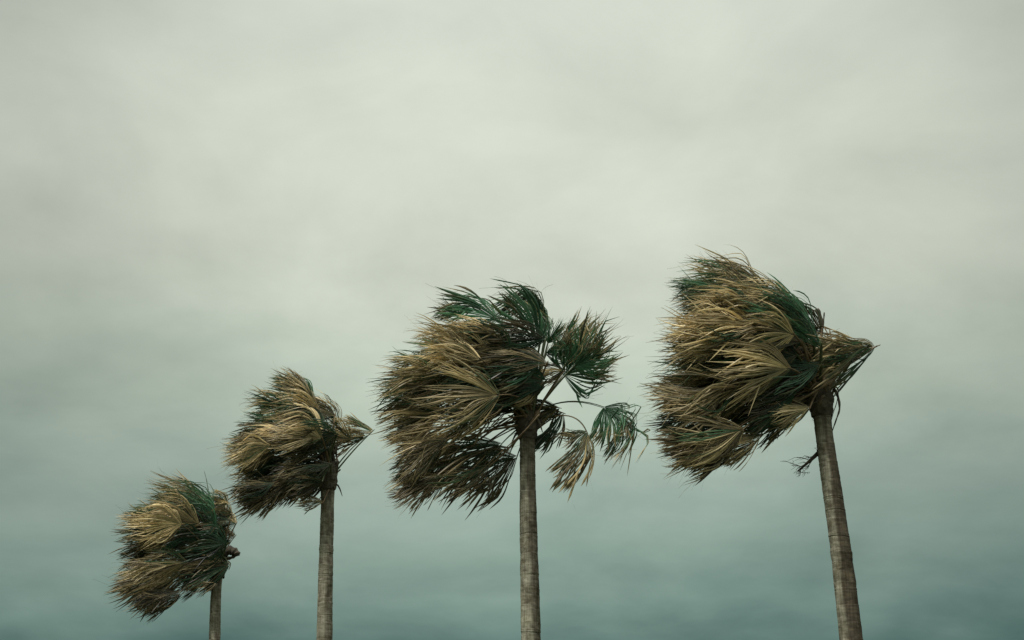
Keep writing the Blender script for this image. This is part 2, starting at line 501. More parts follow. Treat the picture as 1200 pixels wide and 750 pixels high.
class Palm:
    def __init__(self, label, Y, seed, axis_px, radius, crown, **kw):
        self.rng = np.random.default_rng(seed)
        self.Y = Y
        self.k = Y / math.cos(R(PITCH)) / LENS_PX * 0.99       # metres per photograph pixel near the crown
        pts = [at(x, y, Y) for x, y in axis_px]
        # carry the stem on down to the ground, straightening and thickening
        d = (pts[-1] - pts[-3]).normalized()
        slope = d.x / -d.z
        foot = pts[-1].copy()
        path = list(pts)
        zs = np.linspace(pts[-1].z, 0.0, 14)[1:]
        x = foot.x
        for i, z in enumerate(zs):
            dz = path[-1].z - z
            x += slope * (1 - 0.8 * (i + 1) / len(zs)) * dz
            path.append(Vector((x, Y, z)))
        self.path = path
        self.base = path[-1].copy()
        root = bpy.data.objects.new("palm_tree", None)
        root.empty_display_size = 0.5
        col.objects.link(root)
        root.location = self.base
        root["label"] = label
        root["category"] = "palm tree"
        root["group"] = "wind-blown palms in a row"
        self.root = root
        self.crown = crown
        self.long = {4: 105, 3: 95, 2: 72, 1: 72}[seed]
        self.count = 0
        self.env = ENVELOPE[seed]
        self.tiers = TIERS[seed]
        self.slot = SLOTS[seed]
        self.radius = radius
        self.trunk(path, radius, **kw)

    # trunk: leaf-scar rings as real ledges, thicker towards the foot
    def trunk(self, path, radius, stain=0.0, stain_dir=0.0, stain_w=1.2):
        rng = self.rng
        P = np.array([tuple(p) for p in path])
        seg = np.r_[0, np.cumsum(np.linalg.norm(np.diff(P, axis=0), axis=1))]
        total = seg[-1]
        h, hs = 0.0, []
        while h < total:
            hs.append(h)
            h += rng.choice([rng.uniform(0.022, 0.05), rng.uniform(0.05, 0.11), rng.uniform(0.09, 0.24)]) * (1 if h < 4 else 1.5)
        rows, rr, scar = [], [], []
        vis = radius[2]
        for h in hs:
            g = rng.uniform(0.1, 1.0) ** 1.3 * (2.4 if rng.random() < .12 else 1)
            bulge = 1 + rng.normal(0, .014)
            t = min(1, h / vis)
            r = radius[0] + (radius[1] - radius[0]) * t
            if h > vis:
                r = radius[1] * (1 + 0.35 * ((h - vis) / max(total - vis, .1)) ** 2)
            neck = 1 + 0.18 * max(0.0, 1 - h / 0.45) ** 1.5
            r *= neck * bulge
            for dh, f, sc in ((0.0, 1.0 - .018 * g, 1.0), (0.005, 1.0 - .010 * g, .5), (0.012, 1.0 + 0.012 * g, 0.0), (0.026, 1.003, 0.0)):
                rows.append(h + dh); rr.append(r * f); scar.append(sc * g)
        rows = np.array(rows); rr = np.array(rr)
        X = [np.interp(rows, seg, P[:, i]) for i in range(3)]
        ns = 28
        th = np.linspace(0, 2 * math.pi, ns, endpoint=False)
        ph = rng.uniform(0, 6.28, 6)
        V, C = [], []
        for i in range(len(rows)):
            wob = 1 + 0.02 * np.sin(2 * th + ph[0] + rows[i] * 0.5) + 0.018 * np.sin(3 * th + ph[1] + rows[i] * 1.3) \
                + 0.012 * np.sin(7 * th + ph[2] + rows[i] * 0.7) + rng.normal(0, 0.010, ns)
            slant = 0.012 * np.sin(th + ph[3] + rows[i] * 2.1)
            V.append(np.stack([X[0][i] + rr[i] * wob * np.cos(th), X[1][i] + rr[i] * wob * np.sin(th), X[2][i] + slant], 1))
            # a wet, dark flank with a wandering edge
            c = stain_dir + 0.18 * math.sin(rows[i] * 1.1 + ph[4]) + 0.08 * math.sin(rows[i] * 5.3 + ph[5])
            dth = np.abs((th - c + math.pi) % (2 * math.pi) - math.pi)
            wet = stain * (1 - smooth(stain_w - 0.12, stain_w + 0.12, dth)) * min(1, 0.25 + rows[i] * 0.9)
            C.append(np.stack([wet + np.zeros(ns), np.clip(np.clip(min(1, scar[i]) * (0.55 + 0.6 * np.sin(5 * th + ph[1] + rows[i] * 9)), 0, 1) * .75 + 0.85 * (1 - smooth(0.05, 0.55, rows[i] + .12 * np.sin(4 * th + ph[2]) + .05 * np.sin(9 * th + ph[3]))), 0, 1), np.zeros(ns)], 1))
        V = np.concatenate(V); C = np.concatenate(C)
        F = []
        for i in range(len(rows) - 1):
            for k in range(ns):
                k2 = (k + 1) % ns
                F.append((i * ns + k, (i + 1) * ns + k, (i + 1) * ns + k2, i * ns + k2))
        F.append(tuple(range(ns)))
        link("trunk", V, F, BARK, self.root, self.base, ("bark", C))

    # one leaf: blade (frond) with its stalk (petiole)
    def leaf(self, hx, hy, dy, axis, wind, spread, length, dry, root=None, via=None, stalk=None, sr=0.017, label=None, **kw):
        rng = self.rng
        if kw.get("tone", 1) <= 0.7:
            kw.setdefault("wide", 0.075)
        if label is None and root is None and length >= self.long and 160 <= wind <= 230:
            # leaves sit at all depths of the crown: some hubs stand well downwind of the stem, with shorter blades
            self.count += 1
            f = (0.10, 0.36, 0.22)[self.count % 3]
            w = R(wind)
            for rr_ in range((1, 1, 1, 2)[self.count % 4]):
                g_ = rng.uniform(0.30, 0.50)
                cx = hx + g_ * length * math.cos(w) + rng.normal(0, 3)
                cy = hy - g_ * length * math.sin(w) + rng.normal(0, 7)
                k2, dd = dict(kw), dy + rng.uniform(-0.55, 0.1)
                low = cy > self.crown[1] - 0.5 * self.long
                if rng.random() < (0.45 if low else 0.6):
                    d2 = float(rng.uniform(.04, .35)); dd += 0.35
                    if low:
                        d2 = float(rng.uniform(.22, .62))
                        k2["tone"] = min(k2.get("tone", 1), 1) * 0.5  # dark bands under the tiers: underside shade put into these leaves' tone
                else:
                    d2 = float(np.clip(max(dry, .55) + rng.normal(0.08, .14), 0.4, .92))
                    k2["tone"] = k2.get("tone", 1) * rng.choice([.85, 1.05, 1.2]) * (0.6 if cy > self.crown[1] + 0.1 * self.long else 1)   # the lowest are older, greyer; shade of the lower crown is put into tone too
                    cy = self.tier(cx, cy, 0.85)
                k2.update(roll=rng.choice([-1, 1]) * rng.uniform(10, 45), tip=.15, sr=.012)
                self.leaf(cx, cy, dd, axis * .4 + wind * .6 + rng.normal(0, 8), wind + rng.normal(0, 6),
                          rng.uniform(38, 62) if wind < 197 and low else rng.uniform(28, 42), self.long * rng.uniform(.68, .95), d2, **k2)
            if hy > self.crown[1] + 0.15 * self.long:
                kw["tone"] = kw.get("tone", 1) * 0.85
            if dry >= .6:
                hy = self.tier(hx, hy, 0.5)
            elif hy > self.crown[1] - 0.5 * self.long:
                kw["tone"] = min(kw.get("tone", 1), 1) * 0.75  # darkened as well, painting the shade between the tiers
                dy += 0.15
            hx, hy = hx + f * length * math.cos(w), hy - f * length * math.sin(w)
            length *= 1 - f
        if root is None:
            # a leaf that would close the slot between two tiers lies above or below it
            sx, sy, sw, sh = self.slot
            ww = R(0.15 * axis + 0.85 * wind)
            t = (hx - sx) / max(1e-6, -math.cos(ww)) if math.cos(ww) < -.2 else -1
            if -sw < t < length * .85 + sw:
                py = hy - math.sin(ww) * t
                need = sh + 0.42 * max(t, 12) * math.sin(R(min(spread, 50))) * .55
                if abs(py - sy) < need:
                    hy += (need - abs(py - sy)) * (1 if py > sy else -1)
                    spread = min(spread, 34)
        if root is None:
            m = [reach(self.env, hx, hy, 0.2 * axis + 0.8 * wind + q) for q in (-9, 0, 9)]
            m = [q for q in m if q is not None]
            if not m:
                length = min(length, 45)
            else:
                length = max(min(length, (0.5 * min(m) + 0.5 * sum(m) / len(m)) / 0.86 * rng.uniform(.76, 1.18)), 34)
        hub = at(hx, hy, self.Y + dy)
        V, F, C = blade_mesh(rng, np.array(hub), axis, wind, spread, length * self.k, dry, **kw)
        if label is None:
            label = "green frond" if dry < 0.3 else ("half dry frond, green and straw" if dry < 0.6 else "dry straw brown frond")
        o = link("frond", V, F, LEAF, self.root, self.base, ("leaf", C), label, smooth=False)
        if root is None:
            root = (self.crown[0] + rng.uniform(-4, 4), self.crown[1] + rng.uniform(-6, 22), dy * 0.12)
        p0 = at(root[0], root[1], self.Y + root[2])
        if via is None:
            m = (p0 + hub) * 0.5
            p1 = m + Vector((0, 0, 0.10 * (hub - p0).length))
        else:
            p1 = at(via[0], via[1], self.Y + (dy + root[2]) * .5)
        pts = bezier(p0, p1, hub, 10)
        # the stalk runs a little way into the blade
        pts.append(hub + (pts[-1] - pts[-2]).normalized() * 0.05)
        rad = [sr * (1.9 - 1.1 * (i / 10)) * (1.35 if i == 0 else 1) for i in range(10)] + [sr * 0.45]
        SV, SF = [], []
        tube(SV, SF, pts, rad, 6, 0.55)
        link("petiole", SV, SF, (stalk or (GREEN_STALK if dry < 0.5 else DRY_STALK)), o, self.base)
        return o

    def tier(self, x, y, pull):
        x0, ys = self.tiers
        c = [q + 0.2 * (x0 - x) for q in ys]
        return y + pull * (min(c, key=lambda q: abs(q - y)) - y)

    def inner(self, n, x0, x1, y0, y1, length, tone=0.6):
        """Leaves packed inside the crown, near the stem, its inner shade put into their tone."""
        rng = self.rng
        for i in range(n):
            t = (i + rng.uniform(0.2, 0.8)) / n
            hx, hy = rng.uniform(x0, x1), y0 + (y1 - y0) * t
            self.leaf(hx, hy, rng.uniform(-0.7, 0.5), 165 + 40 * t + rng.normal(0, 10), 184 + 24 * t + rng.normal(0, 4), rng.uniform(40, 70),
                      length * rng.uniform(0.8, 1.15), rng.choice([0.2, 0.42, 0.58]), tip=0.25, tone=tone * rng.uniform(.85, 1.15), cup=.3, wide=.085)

    # dead leaf bases and fibre clasping the top of the stem
    def boots(self, n, height=0.75, rad=0.16, lift=0.0, flare=1.0):
        rng = self.rng
        top = self.path[0]
        for i in range(n):
            t = (i + 0.5) / n
            an = i * 2.39996 + rng.uniform(-.2, .2)
            z = top.z - 0.10 + lift + t * height
            r = rad * (0.75 + 0.35 * math.sin(math.pi * min(1, t + .25)))
            c = Vector((top.x, top.y, z))
            out = Vector((math.cos(an), math.sin(an), 0))
            L = rng.uniform(0.16, 0.34)
            p0 = c + out * r * 0.75
            p1 = c + out * (r * 1.15) + Vector((0, 0, L * 0.5))
            p2 = c + out * (r * 1.15 + flare * rng.uniform(0.02, 0.12)) + Vector((rng.uniform(-.1, .02), 0, L * rng.uniform(.7, 1.0)))
            if rng.random() < 0.38:
                p2 = c + out * (r * 1.25 + rng.uniform(0.02, 0.10)) + Vector((rng.uniform(-.14, .02), 0, -L * rng.uniform(.3, 1.2)))
            V, F = [], []
            tube(V, F, bezier(p0, p1, p2, 5), [0.055, 0.05, 0.042, 0.034, 0.012], 7, 0.42)
            link("leaf_base", V, F, DEAD if rng.random() < .7 else DRY_STALK, self.root, self.base)

    def heart(self, z0, z1, r):
        """The fibrous head the leaf stalks grow from: a ragged spindle above the bare stem."""
        rng = self.rng
        top = self.path[0]
        V, F = [], []
        rows, ns = 18, 18
        for i in range(rows):
            t = i / (rows - 1)
            z = top.z + z0 + (z1 - z0) * t
            rr = r * (0.72 + 0.55 * math.sin(math.pi * min(1, 0.15 + t * .95))) * (1 - .55 * t ** 3)
            for k in range(ns):
                a = 2 * math.pi * k / ns
                q = rr * (1 + rng.normal(0, .07))
                V.append((top.x + q * math.cos(a) - 0.04 * t, top.y + q * math.sin(a), z + rng.normal(0, .012)))
        for i in range(rows - 1):
            for k in range(ns):
                k2 = (k + 1) % ns
                F.append((i * ns + k, i * ns + k2, (i + 1) * ns + k2, (i + 1) * ns + k))
        F.append(tuple((rows - 1) * ns + k for k in range(ns)))
        link("crown_heart", V, F, DEAD, self.root, self.base, smooth=False)

    # ribbons of dead sheath, hanging or blown (photo pixels)
    def strap(self, pts, width, name="dead_sheath", material=None, dy=0.0, flat=0.35, taper=0.35):
        P = [at(x, y, self.Y + dy) for x, y in pts]
        fine = []
        for i in range(len(P) - 1):
            for t in np.linspace(0, 1, 5, endpoint=False):
                a = P[max(i - 1, 0)]; b = P[i]; c = P[i + 1]; d = P[min(i + 2, len(P) - 1)]
                fine.append(0.5 * ((2 * b) + (c - a) * t + (2 * a - 5 * b + 4 * c - d) * t * t + (3 * b - a - 3 * c + d) * t ** 3))
        fine.append(P[-1])
        n = len(fine)
        rad = [width * self.k / 2 * (1 - (1 - taper) * (i / (n - 1))) * (1 + .18 * math.sin(i * 1.7)) for i in range(n)]
        V, F = [], []
        tube(V, F, fine, rad, 7, flat)
        return link(name, V, F, material or DEAD, self.root, self.base)


def twigs(palm, main, dy, n, length, name="flower_stalk"):
    """A spent flower stalk: a stem that splits into fine drooping twigs."""
    rng = palm.rng
    P = [at(x, y, palm.Y + dy) for x, y in main]
    stem = bezier(P[0], P[1], P[2], 12)
    V, F = [], []
    tube(V, F, stem, [0.040 * (1 - 0.75 * i / 11) for i in range(12)], 6)
    d0 = (P[2] - P[0]).normalized()
    for i in range(n):
        t = 0.25 + 0.75 * (i + 1) / n
        p = stem[min(11, int(t * 11))]
        dr = (d0 * rng.uniform(0.2, 1.0) + Vector(rng.normal(0, .75, 3).tolist())).normalized()
        L = length * rng.uniform(0.5, 1.0)
        q = p + dr * L * 0.5
        e = q + (dr + Vector((-.35, 0, rng.normal(0, .5)))).normalized() * L * .5
        tw = bezier(p, q, e, 6)
        tube(V, F, tw, [0.006, 0.005, 0.0045, 0.004, 0.0035, 0.002], 4, cap=False)
        for j in range(4):
            b = tw[2 + j % 4]
            dd = (dr + Vector(rng.normal(0, .8, 3).tolist())).normalized()
            tube(V, F, [b, b + dd * L * .18, b + dd * L * .3 + Vector((-.03, 0, -.01))], [0.0035, 0.003, 0.002], 3, cap=False)
    return link(name, V, F, DEAD, palm.root, palm.base)


# ------------------------------------------------------------------ ground, out to the horizon
g = 6000.0
n_g = 40
gv, gf = [], []
for j in range(n_g + 1):
    for i in range(n_g + 1):
        fx, fy = (i / n_g * 2 - 1), (j / n_g * 2 - 1)
        gv.append((g * fx * abs(fx), g * fy * abs(fy), 0.0))
for j in range(n_g):
    for i in range(n_g):
        a = j * (n_g + 1) + i
        gf.append((a, a + 1, a + n_g + 2, a + n_g + 1))
go = link("ground", gv, gf, GROUND)
go["kind"] = "structure"
go["label"] = "flat dark grassy ground the palms stand on"

# ------------------------------------------------------------------ palm 4: the nearest, right
p = Palm("palm at the right end of the row, its dark-flanked trunk leaning left",
         20.4, 4, [(962, 470), (965, 500), (969, 530), (975, 570), (985, 640), (992, 700), (997.5, 750)],
         (0.120, 0.165, 3.4), (958, 445), stain=1.0, stain_dir=-0.75, stain_w=1.15)
L = p.leaf
# far side and top
L(955, 395, 0.35, 140, 186, 24, 150, 0.02, tip=0.55, roll=20, bend=.95, wide=.075, mess=.55, kink=.02, label="green frond bent over the top of the crown")
L(955, 395, 0.1, 140, 191, 24, 165, 0.05, tip=0.35, roll=-25, bend=.9, wide=.075, mess=.55, kink=.02, label="green frond bent over the top of the crown")
L(958, 388, 0.5, 136, 186, 18, 120, 0.45, tip=0.4, roll=30, bend=.95)
L(954, 392, -0.15, 142, 188, 22, 150, 0.08, tip=0.5, roll=-30, bend=.9, wide=.075, mess=.55, kink=.02, label="green frond bent over the top of the crown")
L(948, 380, -0.3, 140, 187, 16, 120, mess=.6, kink=.02, dry=0.55, tip=0.3, roll=25, bend=.9, wide=.07, label="half dry frond, green and straw")
L(940, 378, 0.2, 142, 186, 16, 110, mess=.6, kink=.02, dry=0.7, tip=0.2, roll=-30, bend=.9, wide=.07, label="dry straw brown frond")
L(950, 385, -0.45, 142, 190, 25, 120, 0.75, tip=0.2, roll=30, bend=.85, label="dry straw brown frond")
L(953, 396, -0.5, 138, 188, 34, 100, 0.12, tip=0.35, roll=-20, bend=.8, wide=.075, label="green frond")
L(963, 404, -0.70, 124, 172, 15, 105, 0.02, tip=0.3, roll=20, bend=.7, wide=.09, n=30, kink=0, root=(962, 432, -.35), label="green frond bent over the top of the crown")
L(962, 408, -0.60, 132, 180, 16, 95, 0.06, tip=0.3, roll=-20, bend=.7, wide=.09, n=30, kink=0, root=(962, 432, -.35), label="green frond bent over the top of the crown")
L(932, 352, 0.35, 142, 184, 28, 150, 0.72, tip=0.2, roll=35)
L(915, 338, 0.6, 162, 188, 36, 140, 0.35, tip=0.3, roll=25)
L(905, 333, 0.3, 185, 192, 45, 128, 0.05, tip=0.3, roll=15, tone=.9)
L(925, 362, 0.0, 165, 186, 50, 150, 0.10, tip=0.5, roll=30)
L(930, 372, -0.3, 160, 184, 48, 150, 0.72, tip=0.2, roll=-30)
L(922, 385, -0.5, 165, 188, 55, 150, 0.85, tip=0.1, roll=-35)
L(936, 396, -0.6, 165, 190, 45, 165, 0.85, tip=0.1, roll=-40, tone=1.1)
L(945, 405, 0.4, 172, 192, 50, 185, 0.30, tip=0.4, roll=40)
L(940, 408, -0.3, 178, 194, 45, 180, 0.75, tip=0.15, roll=35)
L(925, 418, 0.2, 185, 198, 50, 178, 0.55, tip=0.25, roll=-20, tone=.85)
L(915, 425, 0.5, 190, 200, 50, 165, 0.20, tip=0.35, roll=30, tone=.85)
L(905, 420, 0.0, 186, 199, 45, 150, 0.12, tip=0.5, roll=-35)
L(927, 432, -0.75, 180, 190, 50, 100, 0.80, tip=0.1, roll=-30, bend=.95, label="straw frond with a blunt pale hub in front of the crown")
L(931, 392, -0.80, 172, 194, 62, 82, 0.80, tip=0.1, roll=-30, bend=.9, label="dry straw brown frond")
L(890, 384, -0.75, 172, 192, 55, 92, 0.80, tip=0.1, roll=30, bend=.9, label="dry straw brown frond")
L(882, 362, -0.65, 170, 186, 55, 86, 0.75, tip=0.15, roll=-25, bend=.9, label="dry straw brown frond")
L(862, 402, -0.70, 178, 194, 50, 92, 0.75, tip=0.15, roll=25, bend=.9, label="dry straw brown frond")
L(905, 347, -0.35, 160, 186, 32, 90, 0.70, tip=0.2, roll=25, bend=.9, label="dry straw brown frond")
L(878, 334, -0.10, 168, 190, 32, 85, 0.15, tip=0.5, roll=25, bend=.9, label="green frond")
L(935, 375, -0.55, 150, 190, 50, 75, 0.20, tip=0.4, roll=-25, bend=.9, label="green frond")
L(900, 412, -0.55, 182, 198, 55, 95, 0.12, tip=0.4, roll=-25, tone=.6, label="green frond")
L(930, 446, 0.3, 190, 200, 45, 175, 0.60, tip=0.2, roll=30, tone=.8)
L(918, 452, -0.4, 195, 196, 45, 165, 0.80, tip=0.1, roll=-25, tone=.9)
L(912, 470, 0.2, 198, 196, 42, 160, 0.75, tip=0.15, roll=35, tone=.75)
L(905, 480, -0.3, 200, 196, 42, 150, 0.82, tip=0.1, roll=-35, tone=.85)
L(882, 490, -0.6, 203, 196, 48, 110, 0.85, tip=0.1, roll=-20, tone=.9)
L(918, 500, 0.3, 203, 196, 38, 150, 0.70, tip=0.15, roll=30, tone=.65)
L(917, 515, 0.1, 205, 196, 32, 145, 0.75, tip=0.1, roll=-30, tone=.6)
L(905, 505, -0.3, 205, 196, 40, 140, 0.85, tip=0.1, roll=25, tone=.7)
L(949, 478, -0.35, 198, 196, 40, 60, 0.90, tip=0.0, roll=-20, root=(960, 455, -.1), tone=1.1)
L(950, 420, -0.3, 200, 200, 40, 120, 0.5, tip=0.3, roll=20, tone=.7)
L(940, 455, 0.5, 205, 196, 45, 130, 0.4, tip=0.3, roll=20, tone=.7)
# the leaf on the windward side, folded back over the heart
L(1025, 407, -0.15, 186, 203, 62, 112, 0.62, tip=0.2, roll=-25, bend=1.0, n=80, wide=.06, start=-.08, bend_end=.30, mess=1.25, kink=.25, tone=.85, root=(960, 445, 0), via=(995, 430), label="dry leaf pointing upwind, folded back over itself")
L(1020, 408, 0.15, 184, 197, 52, 112, 0.60, tip=0.2, roll=30, bend=1.0, n=70, wide=.06, start=-.08, bend_end=.32, mess=1.25, kink=.25, tone=.8, root=(962, 442, 0), via=(995, 428))
L(1012, 409, 0.0, 188, 200, 40, 85, 0.68, tip=0.15, roll=-20, bend=.9, n=60, wide=.06, tone=.85, root=(961, 443, 0), via=(990, 428))
p.strap([(1020, 409), (1027, 406), (1032, 404)], 3.2, "petiole_stub", DRY_STALK, dy=0, flat=.7)
p.heart(-0.24, 0.60, 0.15)
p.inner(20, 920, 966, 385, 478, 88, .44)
p.boots(22, 0.85, 0.15)
p.strap([(974, 447), (950, 462), (928, 474), (912, 486)], 9, "dead_sheath", DRY_STALK, dy=-.32)
p.strap([(976, 455), (962, 468), (945, 476)], 5, "dead_sheath", DEAD, dy=-.30)
p.strap([(973, 450), (981, 462), (984, 478), (980, 492), (974, 509)], 9, "dead_sheath", DEAD, dy=-.05)
p.strap([(975, 452), (982, 456), (981, 470), (976, 486), (973, 500)], 4, "dead_sheath", DEAD, dy=.05)
p.strap([(962, 392), (962, 375), (957, 362)], 4, "flower_sheath", DEAD, dy=.1, taper=1.6)
p.strap([(963, 395), (965, 378), (966, 366)], 2.5, "flower_sheath", DEAD, dy=.1, taper=.6)
p.strap([(968, 402), (970, 392), (966, 384)], 2.0, "flower_sheath", DRY_STALK, dy=.05, taper=.6)
p.strap([(972, 404), (974, 396), (972, 386)], 2.0, "flower_sheath", DRY_STALK, dy=.0, taper=.6)
twigs(p, [(968, 522), (950, 540), (935, 552)], 0.12, 16, 0.30)

# ------------------------------------------------------------------ palm 3: centre
p = Palm("green-topped palm with the widest crown and leaves dangling right of its straight trunk",
         23.5, 3, [(618, 500), (618, 520), (618.5, 560), (619.5, 620), (621, 690), (622, 750)],
         (0.122, 0.160, 3.3), (622, 478), stain=0.75, stain_dir=-0.5, stain_w=0.95)
L = p.leaf
L(585, 374, 0.2, 168, 200, 62, 108, 0.03, tip=0.45, roll=20, bend=.6, cup=.4, wide=.07, split=.5, label="broad green frond at the upper left")
L(578, 368, 0.5, 150, 185, 45, 98, 0.12, tip=0.55, roll=-25, bend=.6)
L(632, 404, -0.35, 120, 176, 66, 82, 0.02, tip=0.45, roll=12, bend=.6, mess=.8, wide=.075, split=.55, label="open green fan at the top")
L(634, 398, 0.1, 98, 204, 20, 112, 0.10, tip=0.2, roll=25, bend=1.1, wide=.07, label="green frond curled over the top")
L(638, 395, 0.3, 100, 185, 30, 76, 0.10, tip=0.4, roll=25, bend=.7)
L(642, 402, 0.2, 65, 60, 42, 52, 0.10, tip=0.3, roll=20, bend=.3, kink=.3)
L(640, 415, 0.3, 10, -20, 60, 40, 0.15, tip=0.4, roll=20, bend=.4, kink=.4, mess=1.6)
L(606, 424, -0.6, 158, 182, 48, 130, 0.85, tip=0.1, roll=-30, tone=1.1)
L(606, 420, -0.45, 142, 168, 34, 95, 0.72, tip=0.2, roll=20, tone=1.1)
L(615, 418, 0.0, 165, 190, 50, 135, 0.25, tip=0.4, roll=30, tone=.9)
L(635, 425, -0.2, 172, 188, 40, 75, 0.5, tip=0.3, roll=25)
L(630, 430, -0.55, 178, 190, 60, 72, 0.30, tip=0.3, roll=25, tone=.6, wide=.08, label="half dry frond, green and straw")
L(640, 446, -0.45, 185, 196, 60, 72, 0.45, tip=0.3, roll=-25, tone=.55, wide=.08, label="half dry frond, green and straw")
L(636, 418, 0.3, 182, 190, 60, 80, 0.20, tip=0.3, roll=25, tone=.6, wide=.08, label="green frond")
L(662, 434, -0.15, 188, 185, 40, 55, 0.7, tip=0.2, roll=-20, tone=.8)
L(586, 463, -0.95, 176, 190, 58, 100, 0.88, tip=0.05, roll=-15, bend=.6, mess=1.2, cup=.75, kink=.25, n=52, root=(622, 475, -.2), via=(605, 460),
  label="straw coloured open fan in front of the crown")
L(560, 418, -0.3, 172, 192, 50, 128, 0.75, tip=0.2, roll=-35)
L(555, 400, 0.2, 170, 196, 45, 110, 0.35, tip=0.4, roll=30)
L(560, 432, 0.1, 185, 198, 50, 132, 0.55, tip=0.3, roll=30)
L(552, 440, -0.4, 185, 200, 48, 120, 0.80, tip=0.15, roll=-30)
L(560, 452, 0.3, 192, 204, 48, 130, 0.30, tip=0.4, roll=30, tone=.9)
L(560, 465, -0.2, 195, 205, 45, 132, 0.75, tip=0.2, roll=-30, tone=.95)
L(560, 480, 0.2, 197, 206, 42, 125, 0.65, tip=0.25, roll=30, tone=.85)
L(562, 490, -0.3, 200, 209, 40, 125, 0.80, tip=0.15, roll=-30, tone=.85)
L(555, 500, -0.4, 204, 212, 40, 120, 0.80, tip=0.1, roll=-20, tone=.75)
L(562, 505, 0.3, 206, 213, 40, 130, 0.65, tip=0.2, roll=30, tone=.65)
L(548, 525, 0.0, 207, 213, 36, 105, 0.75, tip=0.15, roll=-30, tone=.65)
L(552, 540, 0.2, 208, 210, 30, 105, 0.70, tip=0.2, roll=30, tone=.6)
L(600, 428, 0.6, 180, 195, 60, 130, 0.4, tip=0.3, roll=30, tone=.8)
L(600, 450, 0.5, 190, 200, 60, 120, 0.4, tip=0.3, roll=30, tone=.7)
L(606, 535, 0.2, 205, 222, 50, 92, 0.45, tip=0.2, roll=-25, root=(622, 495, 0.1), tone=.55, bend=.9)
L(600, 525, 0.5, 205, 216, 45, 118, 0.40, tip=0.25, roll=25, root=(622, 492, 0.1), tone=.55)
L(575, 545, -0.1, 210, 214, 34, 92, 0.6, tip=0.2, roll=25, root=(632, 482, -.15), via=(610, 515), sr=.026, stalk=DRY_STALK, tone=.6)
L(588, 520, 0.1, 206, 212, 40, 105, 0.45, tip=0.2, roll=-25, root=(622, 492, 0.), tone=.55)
# broad dark dead leaf hanging right behind the stem
L(660, 484, 0.25, 215, 218, 60, 68, 0.55, tip=0.2, roll=15, root=(628, 478, .1), tone=.5, bend=.7, wide=.09, n=60, cup=.2)
L(655, 478, 0.15, 200, 215, 50, 62, 0.55, tip=0.2, roll=-15, root=(628, 478, .1), tone=.5, bend=.7, wide=.09, n=60, cup=.2)
# windward leaves on the right
L(661, 441, 0.0, 38, 48, 92, 84, 0.06, tip=0.5, roll=15, bend=.5, cup=.5, mess=1.7, kink=.40, n=66, wide=.05, root=(630, 480, 0), via=(643, 460), label="ragged green fan blown out to the right")
L(672, 430, -0.25, 22, 62, 62, 66, 0.18, tip=0.5, roll=20, bend=.6, mess=1.8, kink=.45, wide=.05, root=(630, 480, .1), via=(645, 458))
L(668, 420, 0.1, 70, 35, 55, 62, 0.30, tip=0.4, roll=-20, bend=.6, mess=1.8, kink=.45, wide=.05, root=(630, 480, .1), via=(645, 458))
L(666, 432, 0.35, 48, 15, 75, 88, 0.15, tip=0.5, roll=-20, bend=.4, mess=1.4, kink=.3, root=(630, 480, .1), via=(645, 458))
L(664, 425, -0.2, 60, 150, 45, 50, 0.32, tip=0.2, roll=20, bend=.5, mess=1.4, kink=.3, root=(630, 480, .1), via=(645, 458))
L(708, 477, 0.05, 300, 246, 74, 58, 0.05, tip=0.55, roll=18, bend=.6, cup=.4, wide=.07, split=.55, kink=.1, root=(634, 480, .05), via=(668, 462), sr=.013, label="green leaf drooping at the far right on a long stalk")
L(712, 480, 0.25, 328, 232, 34, 92, 0.15, tip=0.5, roll=25, bend=1.0, wide=.075, kink=.1, root=(634, 480, .05), via=(668, 462), sr=.010)
L(688, 508, -0.05, 262, 236, 36, 86, 0.62, tip=0.15, roll=12, bend=1.0, bend_end=.45, wide=.11, mess=.75, n=50, split=.6, root=(650, 488, .1), via=(678, 482), sr=.011, tone=.75, label="brown leaf hanging right of the trunk")
L(688, 506, 0.1, 215, 228, 60, 40, 0.4, tip=0.25, roll=25, bend=.5, wide=.07, root=(650, 488, .1), via=(678, 482), sr=.010, tone=.7)
p.heart(-0.22, 0.60, 0.15)
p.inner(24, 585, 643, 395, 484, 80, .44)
p.boots(22, 0.8, 0.15)
p.strap([(632, 486), (615, 505), (596, 522), (578, 538), (560, 556)], 5, "dead_sheath", DRY_STALK, dy=-.45)

# ------------------------------------------------------------------ palm 2
p = Palm("mid-sized palm, one straw leaf held out right on a bare stalk beside the widest palm",
         29.5, 2, [(384, 565), (384, 580), (383.5, 610), (382, 660), (381, 700), (380, 750)],
         (0.135, 0.168, 3.6), (386, 540), stain=0.4, stain_dir=-0.6, stain_w=.9)
L = p.leaf
L(399, 497, -0.1, 118, 162, 36, 88, 0.35, tip=0.5, roll=25, bend=.7)
L(397, 500, 0.3, 112, 162, 30, 62, 0.55, tip=0.35, roll=-25, bend=.7)
L(385, 475, 0.3, 138, 170, 45, 75, 0.2, tip=0.6, roll=25)
L(368, 470, 0.5, 140, 168, 42, 60, 0.15, tip=0.5, roll=-25)
L(360, 488, 0.2, 158, 190, 58, 76, 0.02, tip=0.4, roll=15, bend=.6)
L(362, 495, -0.1, 165, 198, 55, 82, 0.08, tip=0.45, roll=-25, bend=.7)
L(378, 488, -0.3, 160, 185, 50, 70, 0.65, tip=0.25, roll=-25)
L(393, 514, -0.8, 160, 196, 58, 72, 0.85, tip=0.1, roll=-20, tone=1.0)
L(388, 508, -0.5, 140, 192, 45, 80, 0.72, tip=0.2, roll=25)
L(355, 510, -0.5, 168, 198, 55, 85, 0.80, tip=0.15, roll=-25, tone=1.05)
L(348, 520, -0.3, 180, 203, 50, 88, 0.78, tip=0.15, roll=25)
